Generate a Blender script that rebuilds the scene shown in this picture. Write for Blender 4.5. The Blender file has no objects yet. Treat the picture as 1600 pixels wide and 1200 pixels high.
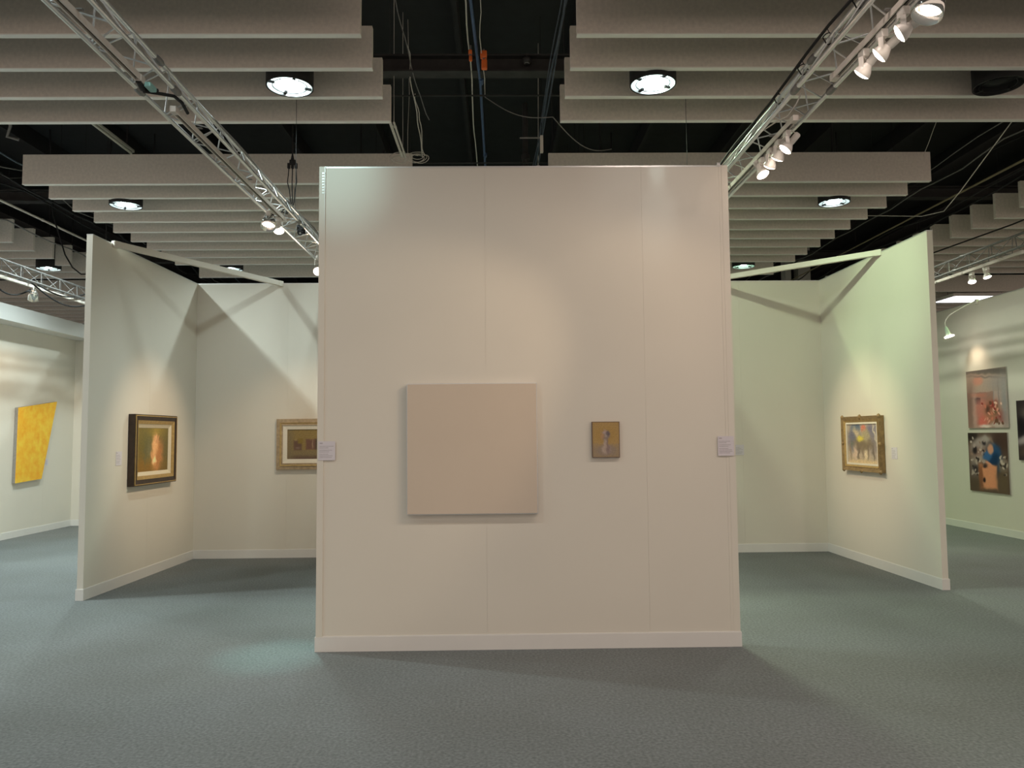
import bpy, bmesh, math, random
import numpy as np
from mathutils import Vector, Matrix, noise
random.seed(7)
S = bpy.context.scene
PI = math.pi

# ------------------------------------------------------------------ camera
TH, F, PITCH, ROLL, HC = .016, 1199.1, .066928, -.0089764, 1.5815
f0 = Vector((0, math.cos(PITCH), math.sin(PITCH))); u0 = Vector((0, -math.sin(PITCH), math.cos(PITCH))); x0 = Vector((1, 0, 0))
cx = x0*math.cos(ROLL)+u0*math.sin(ROLL); cu = u0*math.cos(ROLL)-x0*math.sin(ROLL)
Rz = Matrix.Rotation(-TH, 3, 'Z')
cx, cu, cf = Rz@cx, Rz@cu, Rz@f0
cam = bpy.data.cameras.new('camera'); co = bpy.data.objects.new('camera', cam); S.collection.objects.link(co)
M = Matrix((cx, cu, -cf)).transposed().to_4x4(); M.translation = (0, 0, HC); co.matrix_world = M
cam.sensor_fit = 'HORIZONTAL'; cam.sensor_width = 36; cam.lens = 36*F/1600; cam.clip_start = .05; cam.clip_end = 200
S.camera = co

# ------------------------------------------------------------------ world, exposure
S.view_settings.view_transform = 'Standard'; S.view_settings.look = 'None'
S.view_settings.exposure = 0.0; S.view_settings.gamma = 1; S.view_settings.use_curve_mapping = False
w = bpy.data.worlds.new('world'); S.world = w; w.use_nodes = True
w.node_tree.nodes['Background'].inputs[0].default_value = (1, .80, .67, 1)
w.node_tree.nodes['Background'].inputs[1].default_value = .80

def new_light(name, kind, loc, d, energy, col, size=.06, angle=2.0, blend=.2):
    l = bpy.data.lights.new(name, kind); l.energy = energy; l.color = col
    if kind == 'SPOT': l.spot_size = angle; l.spot_blend = blend; l.shadow_soft_size = size
    if kind == 'POINT': l.shadow_soft_size = size
    o = bpy.data.objects.new(name, l); S.collection.objects.link(o); o.location = loc
    o.rotation_euler = Vector(d).to_track_quat('-Z', 'Y').to_euler()
    return o

# extra beams without fixtures, added to brighten the head of the front partition
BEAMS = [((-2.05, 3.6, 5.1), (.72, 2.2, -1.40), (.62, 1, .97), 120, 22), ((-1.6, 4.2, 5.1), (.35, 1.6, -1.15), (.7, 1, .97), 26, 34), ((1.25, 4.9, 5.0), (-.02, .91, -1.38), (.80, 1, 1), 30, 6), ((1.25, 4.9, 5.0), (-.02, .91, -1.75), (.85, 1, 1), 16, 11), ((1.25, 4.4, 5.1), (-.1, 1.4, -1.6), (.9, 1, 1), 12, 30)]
for l_, d_, c_, e_, a_ in BEAMS: new_light('added_beam', 'SPOT', l_, d_, e_, c_, .03, math.radians(a_), 1.0)
COOL = (.84, 1.0, .98); NEUT = (.95, 1.0, .84); GREEN = (.72, 1.0, .50); ROSE = (1.0, .84, .75); LIME = (.84, 1.0, .70); WARM = (1.0, .76, .52)
DRUM_E = 250
# lights of the hall's round lamps whose fixtures hang above and behind the camera, outside the frame
OFF_FRAME = [(-5.5, 3.15, COOL, .32), (-2.05, 3.15, COOL, .28), (1.54, 3.15, ROSE, .35), (5.05, 3.15, ROSE, .6),
             (-5.5, -.9, NEUT, .5), (-2.05, -.9, ROSE, .3), (1.54, -.9, ROSE, .3), (5.05, -.9, ROSE, .5),
             (-9.1, 7.4, COOL, 1.8), (-9.1, 3.15, COOL, 1.5), (-5.5, 7.4, COOL, 1.7), (8.6, 3.15, NEUT, .7),
             (8.6, 7.4, NEUT, .5), (8.6, 11.3, GREEN, .7), (-9.1, 11.3, COOL, 1.5), (-9.1, 19.6, COOL, 1)]
for x, y, c, k in OFF_FRAME:
    new_light('hall_light', 'SPOT', (x, y, 5.12), (0, 0, -1), DRUM_E*k, c, .07, math.radians(152), .5)

# ------------------------------------------------------------------ materials
MATS = {}
def mat(name, col, rough=.6, metal=0, noise_scale=0, noise_amt=.1, bump=0, emit=None, es=0, col2=None, detail=4, bscale=None):
    if name in MATS: return MATS[name]
    m = bpy.data.materials.new(name); m.use_nodes = True; n = m.node_tree.nodes; L = m.node_tree.links
    b = n['Principled BSDF']; b.inputs['Base Color'].default_value = (*col, 1)
    b.inputs['Roughness'].default_value = rough; b.inputs['Metallic'].default_value = metal
    if emit: b.inputs['Emission Color'].default_value = (*emit, 1); b.inputs['Emission Strength'].default_value = es
    tc = n.new('ShaderNodeTexCoord')
    if noise_scale:
        t = n.new('ShaderNodeTexNoise'); t.inputs['Scale'].default_value = noise_scale; t.inputs['Detail'].default_value = detail
        L.new(tc.outputs['Object'], t.inputs['Vector'])
        r = n.new('ShaderNodeMapRange'); r.inputs['From Min'].default_value = .3; r.inputs['From Max'].default_value = .7
        L.new(t.outputs['Fac'], r.inputs['Value'])
        mx = n.new('ShaderNodeMix'); mx.data_type = 'RGBA'
        c2 = col2 or tuple(min(1, c*(1+noise_amt)) for c in col); c1 = col if col2 else tuple(c*(1-noise_amt) for c in col)
        mx.inputs['A'].default_value = (*c1, 1); mx.inputs['B'].default_value = (*c2, 1)
        L.new(r.outputs['Result'], mx.inputs['Factor']); L.new(mx.outputs['Result'], b.inputs['Base Color'])
    if bump:
        t2 = n.new('ShaderNodeTexNoise'); t2.inputs['Scale'].default_value = bscale or noise_scale*3 or 200; t2.inputs['Detail'].default_value = 3
        L.new(tc.outputs['Object'], t2.inputs['Vector'])
        bp = n.new('ShaderNodeBump'); bp.inputs['Strength'].default_value = bump; bp.inputs['Distance'].default_value = .002
        L.new(t2.outputs['Fac'], bp.inputs['Height']); L.new(bp.outputs['Normal'], b.inputs['Normal'])
    MATS[name] = m; return m

def carpet():
    m = bpy.data.materials.new('grey_carpet'); m.use_nodes = True; n = m.node_tree.nodes; L = m.node_tree.links
    b = n['Principled BSDF']; b.inputs['Roughness'].default_value = .97
    b.inputs['Specular IOR Level'].default_value = .15
    tc = n.new('ShaderNodeTexCoord')
    a = n.new('ShaderNodeTexNoise'); a.inputs['Scale'].default_value = 55; a.inputs['Detail'].default_value = 6
    c = n.new('ShaderNodeTexNoise'); c.inputs['Scale'].default_value = 1.3; c.inputs['Detail'].default_value = 5
    for t in (a, c): L.new(tc.outputs['Object'], t.inputs['Vector'])
    r = n.new('ShaderNodeValToRGB'); r.color_ramp.elements[0].position = .3; r.color_ramp.elements[1].position = .7
    r.color_ramp.elements[0].color = (.155, .167, .168, 1); r.color_ramp.elements[1].color = (.262, .276, .278, 1)
    L.new(a.outputs['Fac'], r.inputs['Fac'])
    mx = n.new('ShaderNodeMix'); mx.data_type = 'RGBA'; mx.blend_type = 'MULTIPLY'; mx.inputs['Factor'].default_value = 1
    r2 = n.new('ShaderNodeValToRGB'); r2.color_ramp.elements[0].position = .3; r2.color_ramp.elements[1].position = .7
    r2.color_ramp.elements[0].color = (.9, .89, .87, 1); r2.color_ramp.elements[1].color = (1, 1, 1, 1)
    L.new(c.outputs['Fac'], r2.inputs['Fac']); L.new(r.outputs['Color'], mx.inputs['A']); L.new(r2.outputs['Color'], mx.inputs['B'])
    L.new(mx.outputs['Result'], b.inputs['Base Color'])
    bp = n.new('ShaderNodeBump'); bp.inputs['Strength'].default_value = .5; bp.inputs['Distance'].default_value = .004
    L.new(a.outputs['Fac'], bp.inputs['Height']); L.new(bp.outputs['Normal'], b.inputs['Normal'])
    return m

WALLP = mat('white_wall_paint', (.76, .715, .63), .55, 0, 1.7, .012, .05, bscale=300)
BASEP = mat('white_base_paint', (.78, .76, .73), .4, 0, 5, .015)
RAILP = mat('pale_metal', (.8, .8, .78), .3, .6, 9, .03)
BAFF = mat('taupe_fabric_board', (.77, .70, .63), .9, 0, 28, .07, .25, bscale=260)
BLACKC = mat('black_painted_steel', (.008, .008, .009), .7, 0, 6, .3)
DARKC = mat('dark_painted_steel', (.03, .028, .027), .6, 0, 6, .3)
HALL = mat('dark_hall_paint', (.10, .095, .09), .8, 0, 2, .15)
ALU = mat('aluminium_tube', (.72, .74, .75), .32, .85, 14, .06)
ALUC = mat('worn_aluminium', (.24, .235, .23), .5, .6, 30, .15)
CREAM = mat('cream_enamel', (.70, .64, .58), .4, 0, 12, .03)
LAMPW = mat('white_enamel', (.80, .76, .71), .35, 0, 12, .02)
RUB = mat('black_rubber', (.010, .010, .011), .8, 0, 30, .2)
GREYC = mat('grey_cable', (.20, .19, .18), .5, 0, 30, .2)
WCAB = mat('white_cable', (.62, .58, .52), .5, 0, 30, .08)
BLUEP = mat('blue_conduit', (.10, .16, .30), .35, .3, 10, .1)
ORNG = mat('orange_plastic', (.85, .17, .03), .45, 0, 14, .1)
SILV = mat('silvered_glass', (.85, .85, .82), .12, .9, 10, .03)
GLOWW = mat('warm_lamp_face', (1, .9, .8), .3, 0, 4, .01, emit=(1, .84, .70), es=14)
GLOWC = mat('cool_arc_lamp', (1, 1, 1), .3, 0, 4, .01, emit=(.86, 1, 1), es=16)
LENSG = mat('frosted_lamp_lens', (.9, .95, .95), .3, 0, 4, .01, emit=(.80, 1, .97), es=2.6)
PANELG = mat('white_light_panel', (1, 1, 1), .3, 0, 4, .01, emit=(.92, .94, 1), es=5)
COLP = mat('grey_column_paint', (.42, .40, .37), .7, 0, 3, .06)
REFL = mat('lamp_reflector', (.75, .77, .78), .35, .5, 9, .04)
CARPET = carpet()

# ------------------------------------------------------------------ mesh helpers
class MB:
    def __init__(s): s.v = []; s.f = []; s.smooth = []
    def add(s, vs, fs, sm=False):
        o = len(s.v); s.v += [tuple(v) for v in vs]; s.f += [tuple(i+o for i in f) for f in fs]; s.smooth += [sm]*len(fs); return s
    def box(s, a, b, mtx=None):
        (x1, y1, z1), (x2, y2, z2) = a, b
        vs = [Vector(p) for p in ((x1,y1,z1),(x2,y1,z1),(x2,y2,z1),(x1,y2,z1),(x1,y1,z2),(x2,y1,z2),(x2,y2,z2),(x1,y2,z2))]
        if mtx: vs = [mtx@v for v in vs]
        return s.add(vs, [(0,3,2,1),(4,5,6,7),(0,1,5,4),(1,2,6,5),(2,3,7,6),(3,0,4,7)])
    def bbox(s, a, b, bev, mtx=None):
        (x1, y1, z1), (x2, y2, z2) = a, b; e = bev
        vs = []; idx = {}
        bm = bmesh.new(); bmesh.ops.create_cube(bm, size=1)
        for v in bm.verts: v.co = Vector(((x1+x2)/2+v.co.x*(x2-x1), (y1+y2)/2+v.co.y*(y2-y1), (z1+z2)/2+v.co.z*(z2-z1)))
        bmesh.ops.bevel(bm, geom=bm.edges[:], offset=e, segments=2, affect='EDGES', profile=.6)
        bm.verts.index_update()
        s.add([(mtx@v.co if mtx else v.co) for v in bm.verts], [[v.index for v in f.verts] for f in bm.faces]); bm.free(); return s
    def wall(s, A, B, t, z0, z1, side=1, e=0, g=0):
        """a wall from A to B, its visible face on the line AB, thickness t away from it (side = +1: to the left of A->B); e extends the ends, g grows the faces"""
        A = Vector((*A, 0)); B = Vector((*B, 0)); d = (B-A).normalized(); n = Vector((-d.y, d.x, 0))*side
        a = A-d*e-n*g; b = B+d*e-n*g; T = t+2*g
        vs = [a, b, b+n*T, a+n*T]; vs = [v+Vector((0,0,z0)) for v in vs]+[v+Vector((0,0,z1)) for v in vs]
        return s.add(vs, [(0,3,2,1),(4,5,6,7),(0,1,5,4),(1,2,6,5),(2,3,7,6),(3,0,4,7)])
    def tube(s, pts, r, n=8, closed=False, cap=True):
        pts = [Vector(p) for p in pts]; rings = []; up = None
        N = len(pts)
        for i, p in enumerate(pts):
            d = (pts[min(i+1, N-1)]-pts[max(i-1, 0)]).normalized()
            if up is None: up = Vector((0,0,1)) if abs(d.z) < .9 else Vector((1,0,0))
            a = d.cross(up).normalized(); up = a.cross(d).normalized()
            rr = r[i] if isinstance(r, (list, tuple)) else r
            rings.append([p+(a*math.cos(t)+up*math.sin(t))*rr for t in [2*PI*k/n for k in range(n)]])
        vs = [v for R in rings for v in R]; fs = []
        for i in range(N-1):
            for k in range(n): fs.append((i*n+k, i*n+(k+1)%n, (i+1)*n+(k+1)%n, (i+1)*n+k))
        s.add(vs, fs, True)
        if cap:
            s.add(rings[0], [tuple(range(n))[::-1]]); s.add(rings[-1], [tuple(range(n))])
        return s
    def lathe(s, prof, mtx=None, n=24, sm=True):
        """profile of (radius, z) turned about local z"""
        vs = []; fs = []
        for r, z in prof:
            for k in range(n):
                v = Vector((r*math.cos(2*PI*k/n), r*math.sin(2*PI*k/n), z)); vs.append(mtx@v if mtx else v)
        for i in range(len(prof)-1):
            for k in range(n): fs.append((i*n+k, i*n+(k+1)%n, (i+1)*n+(k+1)%n, (i+1)*n+k))
        return s.add(vs, fs, sm)
    def frame(s, w, h, bw, y0, y1, rise=0):
        """picture-frame ring, outer size w x h, bar width bw, from y0 (wall side) to y1 (viewer side, negative); inner lip at y1+rise"""
        o = [(-w/2,-h/2),(w/2,-h/2),(w/2,h/2),(-w/2,h/2)]; i = [(-w/2+bw,-h/2+bw),(w/2-bw,-h/2+bw),(w/2-bw,h/2-bw),(-w/2+bw,h/2-bw)]
        vs = [(x,y0,z) for x,z in o]+[(x,y1,z) for x,z in o]+[(x,y1+rise,z) for x,z in i]+[(x,y0,z) for x,z in i]
        fs = []
        for k in range(4):
            l = (k+1)%4
            fs += [(k,l,4+l,4+k), (4+k,4+l,8+l,8+k), (8+k,8+l,12+l,12+k), (12+k,12+l,l,k)]
        return s.add(vs, fs)
    def build(s, name, m, parent=None, loc=None):
        me = bpy.data.meshes.new(name); me.from_pydata(s.v, [], s.f); me.polygons.foreach_set('use_smooth', s.smooth)
        me.materials.append(m); me.validate(); me.update()
        bm = bmesh.new(); bm.from_mesh(me); bmesh.ops.recalc_face_normals(bm, faces=bm.faces[:]); bm.to_mesh(me); bm.free()
        o = bpy.data.objects.new(name, me); S.collection.objects.link(o)
        if parent: o.parent = parent
        if loc: o.location = loc
        return o

def tag(o, label=None, cat=None, group=None, kind=None):
    if label: o['label'] = label
    if cat: o['category'] = cat
    if group: o['group'] = group
    if kind: o['kind'] = kind
    return o
def empty(name, loc, rz=0, **k):
    o = bpy.data.objects.new(name, None); S.collection.objects.link(o); o.location = loc; o.rotation_euler = (0,0,rz); o.empty_display_size = .1
    return tag(o, **k)
def struct(o): o['kind'] = 'structure'; return o
def copy_tree(o, loc, **k):
    r = o.copy(); S.collection.objects.link(r); r.location = loc
    for ch in list(o.children):
        c = ch.copy(); S.collection.objects.link(c); c.parent = r
        for g in list(ch.children):
            d = g.copy(); S.collection.objects.link(d); d.parent = c
    return tag(r, **k)
def sag(a, b, dz, n=14, side=0):
    a, b = Vector(a), Vector(b)
    return [a.lerp(b, i/n)-Vector((side*math.sin(PI*i/n), 0, dz*math.sin(PI*i/n))) for i in range(n+1)]
def wob(pts, amp, seed=0, k=3.):
    out = []
    for i, p in enumerate(pts):
        e = 0 if i in (0, len(pts)-1) else 1
        out.append(Vector(p)+e*amp*Vector((noise.noise((i/k+seed, 1.3, 0)), noise.noise((i/k+seed, 7.7, 0)), noise.noise((i/k+seed, 4.1, 3)))))
    return out

# ------------------------------------------------------------------ structure
H = 3.66
CL, CR = (-1.373, 5.811), (1.778, 5.805)
LF, LC = (-4.115, 7.732), (-4.057, 10.288)
RF, RC = (4.418, 7.733), (4.375, 10.307)
struct(MB().box((-24, -9, -.05), (24, 30, 0)).build('floor', CARPET))
struct(MB().box((-24, -9, 6.9), (24, 30, 7.0)).build('ceiling', BLACKC))
struct(MB().box((-24, 30, 0), (24, 30.2, 6.9)).build('wall_north', HALL))

def panels(name, A, B, t, side, seams):
    """a partition of butted panels: the seams are 3 mm grooves 4 mm deep in the visible face"""
    A_, B_ = Vector(A), Vector(B); L = (B_-A_).length; d = (B_-A_)/L
    n = Vector((-d.y, d.x))*side; m = MB()
    cuts = [0]+list(seams)+[L]
    A2, B2 = A_+n*.004, B_+n*.004
    m.wall(A2, B2, t-.008, 0, H-.012, side)
    for i in range(len(cuts)-1):
        a = A_+d*(cuts[i]+(.0004 if i else 0)); b = A_+d*(cuts[i+1]-(.0004 if i < len(cuts)-2 else 0))
        m.wall(a, b, .004, 0, H-.012, side)
        a2 = a+n*(t-.004); b2 = b+n*(t-.004); m.wall(a2, b2, .004, 0, H-.012, side)
    o = struct(m.build(name, WALLP))
    MB().wall(A, B, t, H-.012, H, side, 0, .0015).build('top_rail', RAILP, o)
    return o
wc = panels('wall_center', CL, CR, .062, 1, (.045, 1.268, 2.479, 3.083))
# slotted corner posts at both ends of the middle partition
for xx, s_ in ((CL[0], 1), (CR[0], -1)):
    m = MB(); a, b = sorted((xx-.002*s_, xx+.046*s_))
    m.box((a, 5.803, .1), (b, 5.812, H-.001))
    m.build('corner_post', WALLP, wc)
m = MB()
for k in range(8): m.box((-1.352, 5.8005, 3.60-k*.022), (-1.336, 5.803, 3.612-k*.022))
m.build('post_slots', RAILP, wc)
MB().box((-1.331, 5.799, 3.2), (-1.328, 5.803, H)).build('post_lip', RAILP, wc)
MB().bbox((1.695, 5.795, 3.655), (1.722, 5.83, 3.68), .004).build('post_cap', RAILP, wc)
panels('wall_left', LF, LC, .062, 1, (1.28,))
BL, BR = (-4.057-.062, 10.288), (4.375+.062, 10.307)
panels('wall_back', BL, BR, .062, 1, (1.28, 2.5, 3.72, 4.94, 6.16, 7.38))
panels('wall_right', RF, RC, .062, -1, (1.28,))
panels('wall_far_left', (-7.9, 8.6), (-7.9, 14.35), .07, 1, (1.2, 2.42, 3.64, 4.86))
panels('wall_far_left_end', (-7.9, 14.35), (-4.6, 14.35), .07, 1, (1.2,))
panels('wall_far_right', (7.62, 8.8), (7.62, 15.0), .07, -1, (1.35, 2.55, 3.76, 4.98))
BH, G = .112, .009
for nm, A, B, t, s_ in (('baseboard_center', CL, CR, .062, 1), ('baseboard_left', LF, LC, .062, 1), ('baseboard_back', (-4.057, 10.288), (4.375, 10.307), .062, 1),
                     ('baseboard_right', RF, RC, .062, -1), ('baseboard_far_left', (-7.9, 8.6), (-7.9, 14.35), .07, 1),
                     ('baseboard_far_left_end', (-7.9, 14.35), (-4.6, 14.35), .07, 1), ('baseboard_far_right', (7.62, 8.8), (7.62, 15.0), .07, -1)):
    m = MB(); m.wall(A, B, t, 0, BH-.006, s_, G, G); m.wall(A, B, t, BH-.006, BH, s_, G-.004, G-.004)
    struct(m.build(nm, BASEP))

def beam_bar(name, a, b, wd, hh, m, **k):
    a, b = Vector(a), Vector(b); L = (b-a).length; e = empty(name, a, math.atan2(b.y-a.y, b.x-a.x), **k)
    MB().bbox((0, -wd/2, -hh), (L, wd/2, 0), .004).build('bar', m, e)
    for x in (.04, L-.04):
        MB().box((x-.035, -wd/2-.004, -hh-.004), (x+.035, wd/2+.004, -.0)).build('bracket', WALLP, e)
    return e
beam_bar('corner_brace', (-4.10, 8.10, 3.685), (-2.93, 10.31, 3.685), .05, .065, WALLP,
         label='white brace bar across the top of the left booth corner', cat='brace', group='corner braces on the booth walls')
beam_bar('corner_brace', (4.42, 8.66, 3.685), (2.72, 10.32, 3.685), .05, .065, WALLP,
         label='white brace bar across the top of the right booth corner', cat='brace', group='corner braces on the booth walls')
o = MB().bbox((-7.9, 9.5, 3.42), (-7.56, 14.34, 3.67), .004).build('header_beam', mat('satin_white_panel', (.78, .78, .77), .25, 0, 3, .01))
tag(o, 'white fascia beam along the top of the wall behind the yellow canvas', 'beam')

# roof steel seen between the baffles
for k, y in enumerate((8.5, 13.2, 17.9, 22.6, 27.3)):
    m = MB().box((-23.9, y-.09, 5.69), (23.9, y+.09, 5.71)).box((-23.9, y-.006, 5.71), (23.9, y+.006, 5.87)).box((-23.9, y-.09, 5.87), (23.9, y+.09, 5.89))
    o = m.build('roof_beam', DARKC); o['kind'] = 'structure'
    h = MB()
    for x in range(-22, 23, 4): h.tube([(x, y, 5.89), (x, y, 6.9)], .012, 5)
    h.build('hanger_rods', BLACKC, o)
m = MB()
for x in np.arange(-23, 24, 1.5): m.box((x-.03, -8.9, 6.6), (x+.03, 29.9, 6.9))
struct(m.build('trim_1', BLACKC))
for i, (y, z) in enumerate(((8.9, 5.62), (11.0, 5.56))):
    o = MB().box((-1.3, y-.012, z), (.82, y+.012, z+.012)).tube([(-1.28, y, z), (-1.28, y, 6.9)], .005, 5).tube([(.8, y, z), (.8, y, 6.9)], .005, 5).build('ceiling_rail', DARKC)
    tag(o, ('thin dark rail crossing the middle ceiling gap, level with the front lamps', 'thin dark rail crossing the middle ceiling gap, just above the front partition')[i], 'rail')
o = MB().tube([(.44, 12, 0), (.44, 12, 6.9)], .045, 12).tube([(.44, 12, 5.98), (.44, 12, 6.06)], .07, 12).build('drain_pipe', DARKC)
tag(o, 'dark vertical pipe in the middle ceiling gap above the front partition', 'pipe')
for i, (x, r_) in enumerate(((7.235, .075), (7.64, .155))):
    o = empty('building_column', (x, 19, 0), label=('narrow grey column behind the right booth corner', 'broad grey column behind the right booth corner')[i], cat='column')
    MB().bbox((-r_, -.15, 0), (r_, .15, 6.9), .01).build('shaft', COLP, o)
    MB().bbox((-r_-.03, -.18, 0), (r_+.03, .18, .25), .01).build('base', COLP, o)

# ------------------------------------------------------------------ acoustic baffles
BZ, BHT, BT = 5.08, .415, .062
def make_baffle(x1, x2, y):
    e = empty('ceiling_baffle', ((x1+x2)/2, y, BZ)); W = (x2-x1)/2
    MB().bbox((-W, 0, .004), (W, BT, BHT), .003).build('board', BAFF, e)
    MB().bbox((-W, -.002, -.004), (W, BT+.002, .006), .002).build('bottom_edge', mat('lit_edge_tone', (.93, .90, .85), .7, 0, 9, .02), e)  # paler than the board: brightness of the lit underside put into the colour
    for x in (-W+.5, W-.5):
        MB().tube([(x, BT/2, BHT-.02), (x, BT/2, 6.6-BZ)], .003, 4).build('hanger_wire', BLACKC, e)
    return e
ROW1 = [(k, 8.33-.6167*(10-k)) for k in range(5, 11)]
ROW2 = [(k, 10.42+.62*k) for k in range(11)]
ROW3 = [(k, 18.85+.62*k) for k in range(8)]
ORD = ['first', 'second', 'third', 'fourth', 'fifth', 'sixth', 'seventh', 'eighth', 'ninth', 'tenth', 'eleventh']
BAYS = {'left': (-6.53, -1.19), 'right': (.70, 6.055), 'far left': (-13.96, -8.62), 'far right': (8.18, 13.53)}
for bn, (x1, x2) in BAYS.items():
    proto = None
    rows = []
    if bn in ('left', 'right'): rows.append(('front', ROW1)); rows.append(('back', [r for r in ROW2 if r[0] != 9]))
    else: rows += [('back', ROW2[1:] if bn == 'far left' else ROW2), ('rear', ROW3)]
    for rn, R in rows:
        for j, (k, y) in enumerate(R):
            n = len(R)
            if rn == 'front': lab = f'grey ceiling baffle of the front {bn} bay, ' + ('rearmost' if j == n-1 else f'{ORD[n-1-j]} counted from the rearmost')
            elif rn == 'back': lab = f'grey ceiling baffle of the back {bn} bay, {ORD[j]} counted from the nearest'
            else: lab = f'grey ceiling baffle of the rear {bn} bay, {ORD[j]} counted from the nearest'
            g = f'baffles of the {rn} {bn} bay'
            if proto is None:
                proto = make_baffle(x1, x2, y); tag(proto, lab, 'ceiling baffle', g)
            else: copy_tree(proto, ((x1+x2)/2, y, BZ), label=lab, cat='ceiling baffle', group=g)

# ------------------------------------------------------------------ round drum lamps
def make_drum(lit=True):
    e = empty('drum_lamp', (0, 0, 0)); R = .228
    hs = MB().lathe([(R, 0), (R, .52), (R-.02, .535), (.03, .535)], n=40).lathe([(R, 0), (R-.01, 0), (R-.01, .5)], n=40).build('housing', BLACKC, e)
    MB().lathe([(R-.013, .004), (R-.02, .06), (.16, .16), (.09, .22), (.045, .235)], n=40).build('reflector', REFL if lit else BLACKC, e)
    ln = MB().lathe([(.0, .055), (.10, .058), (.17, .07), (.195, .09)], n=32).build('lens', LENSG if lit else BLACKC, e)
    MB().lathe([(.0, .03), (.05, .035), (.075, .05)], n=24).build('bulb', GLOWC if lit else BLACKC, ln)
    for k in range(4):
        M4 = Matrix.Rotation(k*PI/2+.5, 4, 'Z'); MB().box((.15, -.012, .012), (.216, .012, .03), M4).build('clip', BLACKC, hs)
    MB().lathe([(.165, .008), (.169, .008), (.169, .014), (.165, .014)], n=36).build('guard_ring', BLACKC, hs)
    MB().tube([(0, 0, .53), (0, 0, 6.6-5.03)], .012, 6).build('hanger_rod', BLACKC, e)
    return e
dl = make_drum(); first = True
DRUMS = [(-2.05, 7.40, COOL, .62, 'lit round drum lamp between the front left baffles'),
         (1.54, 7.36, LIME, .9, 'lit round drum lamp between the front right baffles'),
         (-5.53, 11.28, COOL, 1.7, 'lit round drum lamp above the left booth wall, nearer of two'),
         (-5.49, 15.66, COOL, 1.3, 'lit round drum lamp low behind the left booth, beside the brace bar'),
         (5.06, 11.28, NEUT, 1, 'lit round drum lamp above the right booth, nearer of two'),
         (5.08, 15.66, GREEN, 1, 'green-tinted round drum lamp low behind the right booth brace'),
         (-9.12, 15.5, COOL, 1, 'lit round drum lamp above the truss near the yellow canvas'),
         (-2.05, 11.28, COOL, .9, 'lit round drum lamp hidden behind the front partition, left of two nearer'),
         (1.54, 11.28, GREEN, .9, 'lit round drum lamp hidden behind the front partition, right of two nearer'),
         (-2.05, 15.66, NEUT, .8, 'lit round drum lamp far behind the front partition, left of two'),
         (1.54, 15.66, GREEN, .8, 'lit round drum lamp far behind the front partition, right of two')]
for x, y, c, k, lab in DRUMS:
    if first: d_ = dl; d_.location = (x, y, 5.03); tag(d_, lab, 'ceiling lamp', 'round drum ceiling lamps'); first = False
    else: d_ = copy_tree(dl, (x, y, 5.03), label=lab, cat='ceiling lamp', group='round drum ceiling lamps')
    new_light('drum_light', 'SPOT', (x, y, 5.06), (.30, .35, -1) if lab.endswith('front left baffles') else (.5, .12, -1) if lab.endswith('front right baffles') else (0, 0, -1), DRUM_E*1.5*k, c, .11, math.radians(134), .5)
    if c is GREEN:
        for ch in d_.children:
            if ch.name.startswith('lens'):
                ch.data = ch.data.copy(); ch.data.materials[0] = mat('greenish_lamp_lens', (.9, .95, .9), .3, 0, 4, .01, emit=(.35, 1, .45), es=1.6)
new_light('added_wall_beam', 'SPOT', (1.54, 7.36, 5.05), (2.86, 1.2, -1.95), 330, (.66, 1, .55), .05, math.radians(38), 1.)  # extra green beam added to brighten the upper right booth wall
d_ = make_drum(False); d_.location = (5.02, 7.40, 5.03)
tag(d_, 'unlit black drum lamp among the front right baffles', 'ceiling lamp', 'round drum ceiling lamps')

# lit ceiling panel over the far right booth
e = empty('light_panel', (12.2, 19.3, 4.95), label='bright white rectangular light panel above the far right wall', cat='ceiling light')
MB().bbox((-.82, -.45, .012), (.82, .45, .09), .005).build('tray', LAMPW, e)
MB().bbox((-.77, -.42, 0), (.77, .42, .012), .003).build('diffuser', PANELG, e)
for x in (-.7, .7): MB().tube([(x, 0, .09), (x, 0, 1.65)], .004, 4).build('hanger_wire', BLACKC, e)

# ------------------------------------------------------------------ trusses and tracks
TZ = 3.80
def truss(xa, xb, y0, y1, joints, zb=TZ, mtl=ALU, **k):
    e = empty('lighting_truss', ((xa+xb)/2, y0, zb), **k); s = abs(xb-xa)/2; hh = s*2*.866; L = y1-y0; r = .0155
    C = [(-s, 0), (s, 0), (0, hh)]
    for x, z in C: MB().tube([(x, 0, z), (x, L, z)], r, 10).build('chord', mtl, e)
    m = MB(); p = .235; n = int(L/p)
    for a, b in ((0, 1), (0, 2), (1, 2)):
        for i in range(n):
            P, Q = (C[a], C[b]) if i % 2 == 0 else (C[b], C[a])
            m.tube([(P[0], i*p+.02, P[1]), (Q[0], (i+1)*p-.02, Q[1])], .0052, 6)
    m.build('lacing', mtl, e)
    for y in joints:
        for x, z in C: MB().tube([(x, y-y0-.055, z), (x, y-y0-.03, z), (x, y-y0+.03, z), (x, y-y0+.055, z)], [r, .024, .024, r], 12).build('coupler', ALUC, e)
    for y in joints[1:]: MB().tube([(0, y-y0+.3, hh), (0, y-y0+.3, 6.9-zb)], .0025, 4).build('hanger_wire', BLACKC, e)
    return e
truss(-2.285, -2.055, 1.9, 9.45, (4.8, 7.8), label='triangular aluminium lighting truss passing left of the front partition', cat='truss')
truss(1.93, 2.165, 1.9, 9.45, (4.8, 7.8), label='triangular aluminium lighting truss passing right of the front partition', cat='truss')
truss(-6.80, -6.56, 7.2, 16.5, (9.9, 12.8), mtl=ALUC, label='dull lighting truss above the booth with the yellow canvas', cat='truss')
truss(6.30, 6.53, 7.2, 16.5, (10.4, 13.2), mtl=ALUC, label='dull lighting truss above the booth with the figure photographs', cat='truss')

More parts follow.
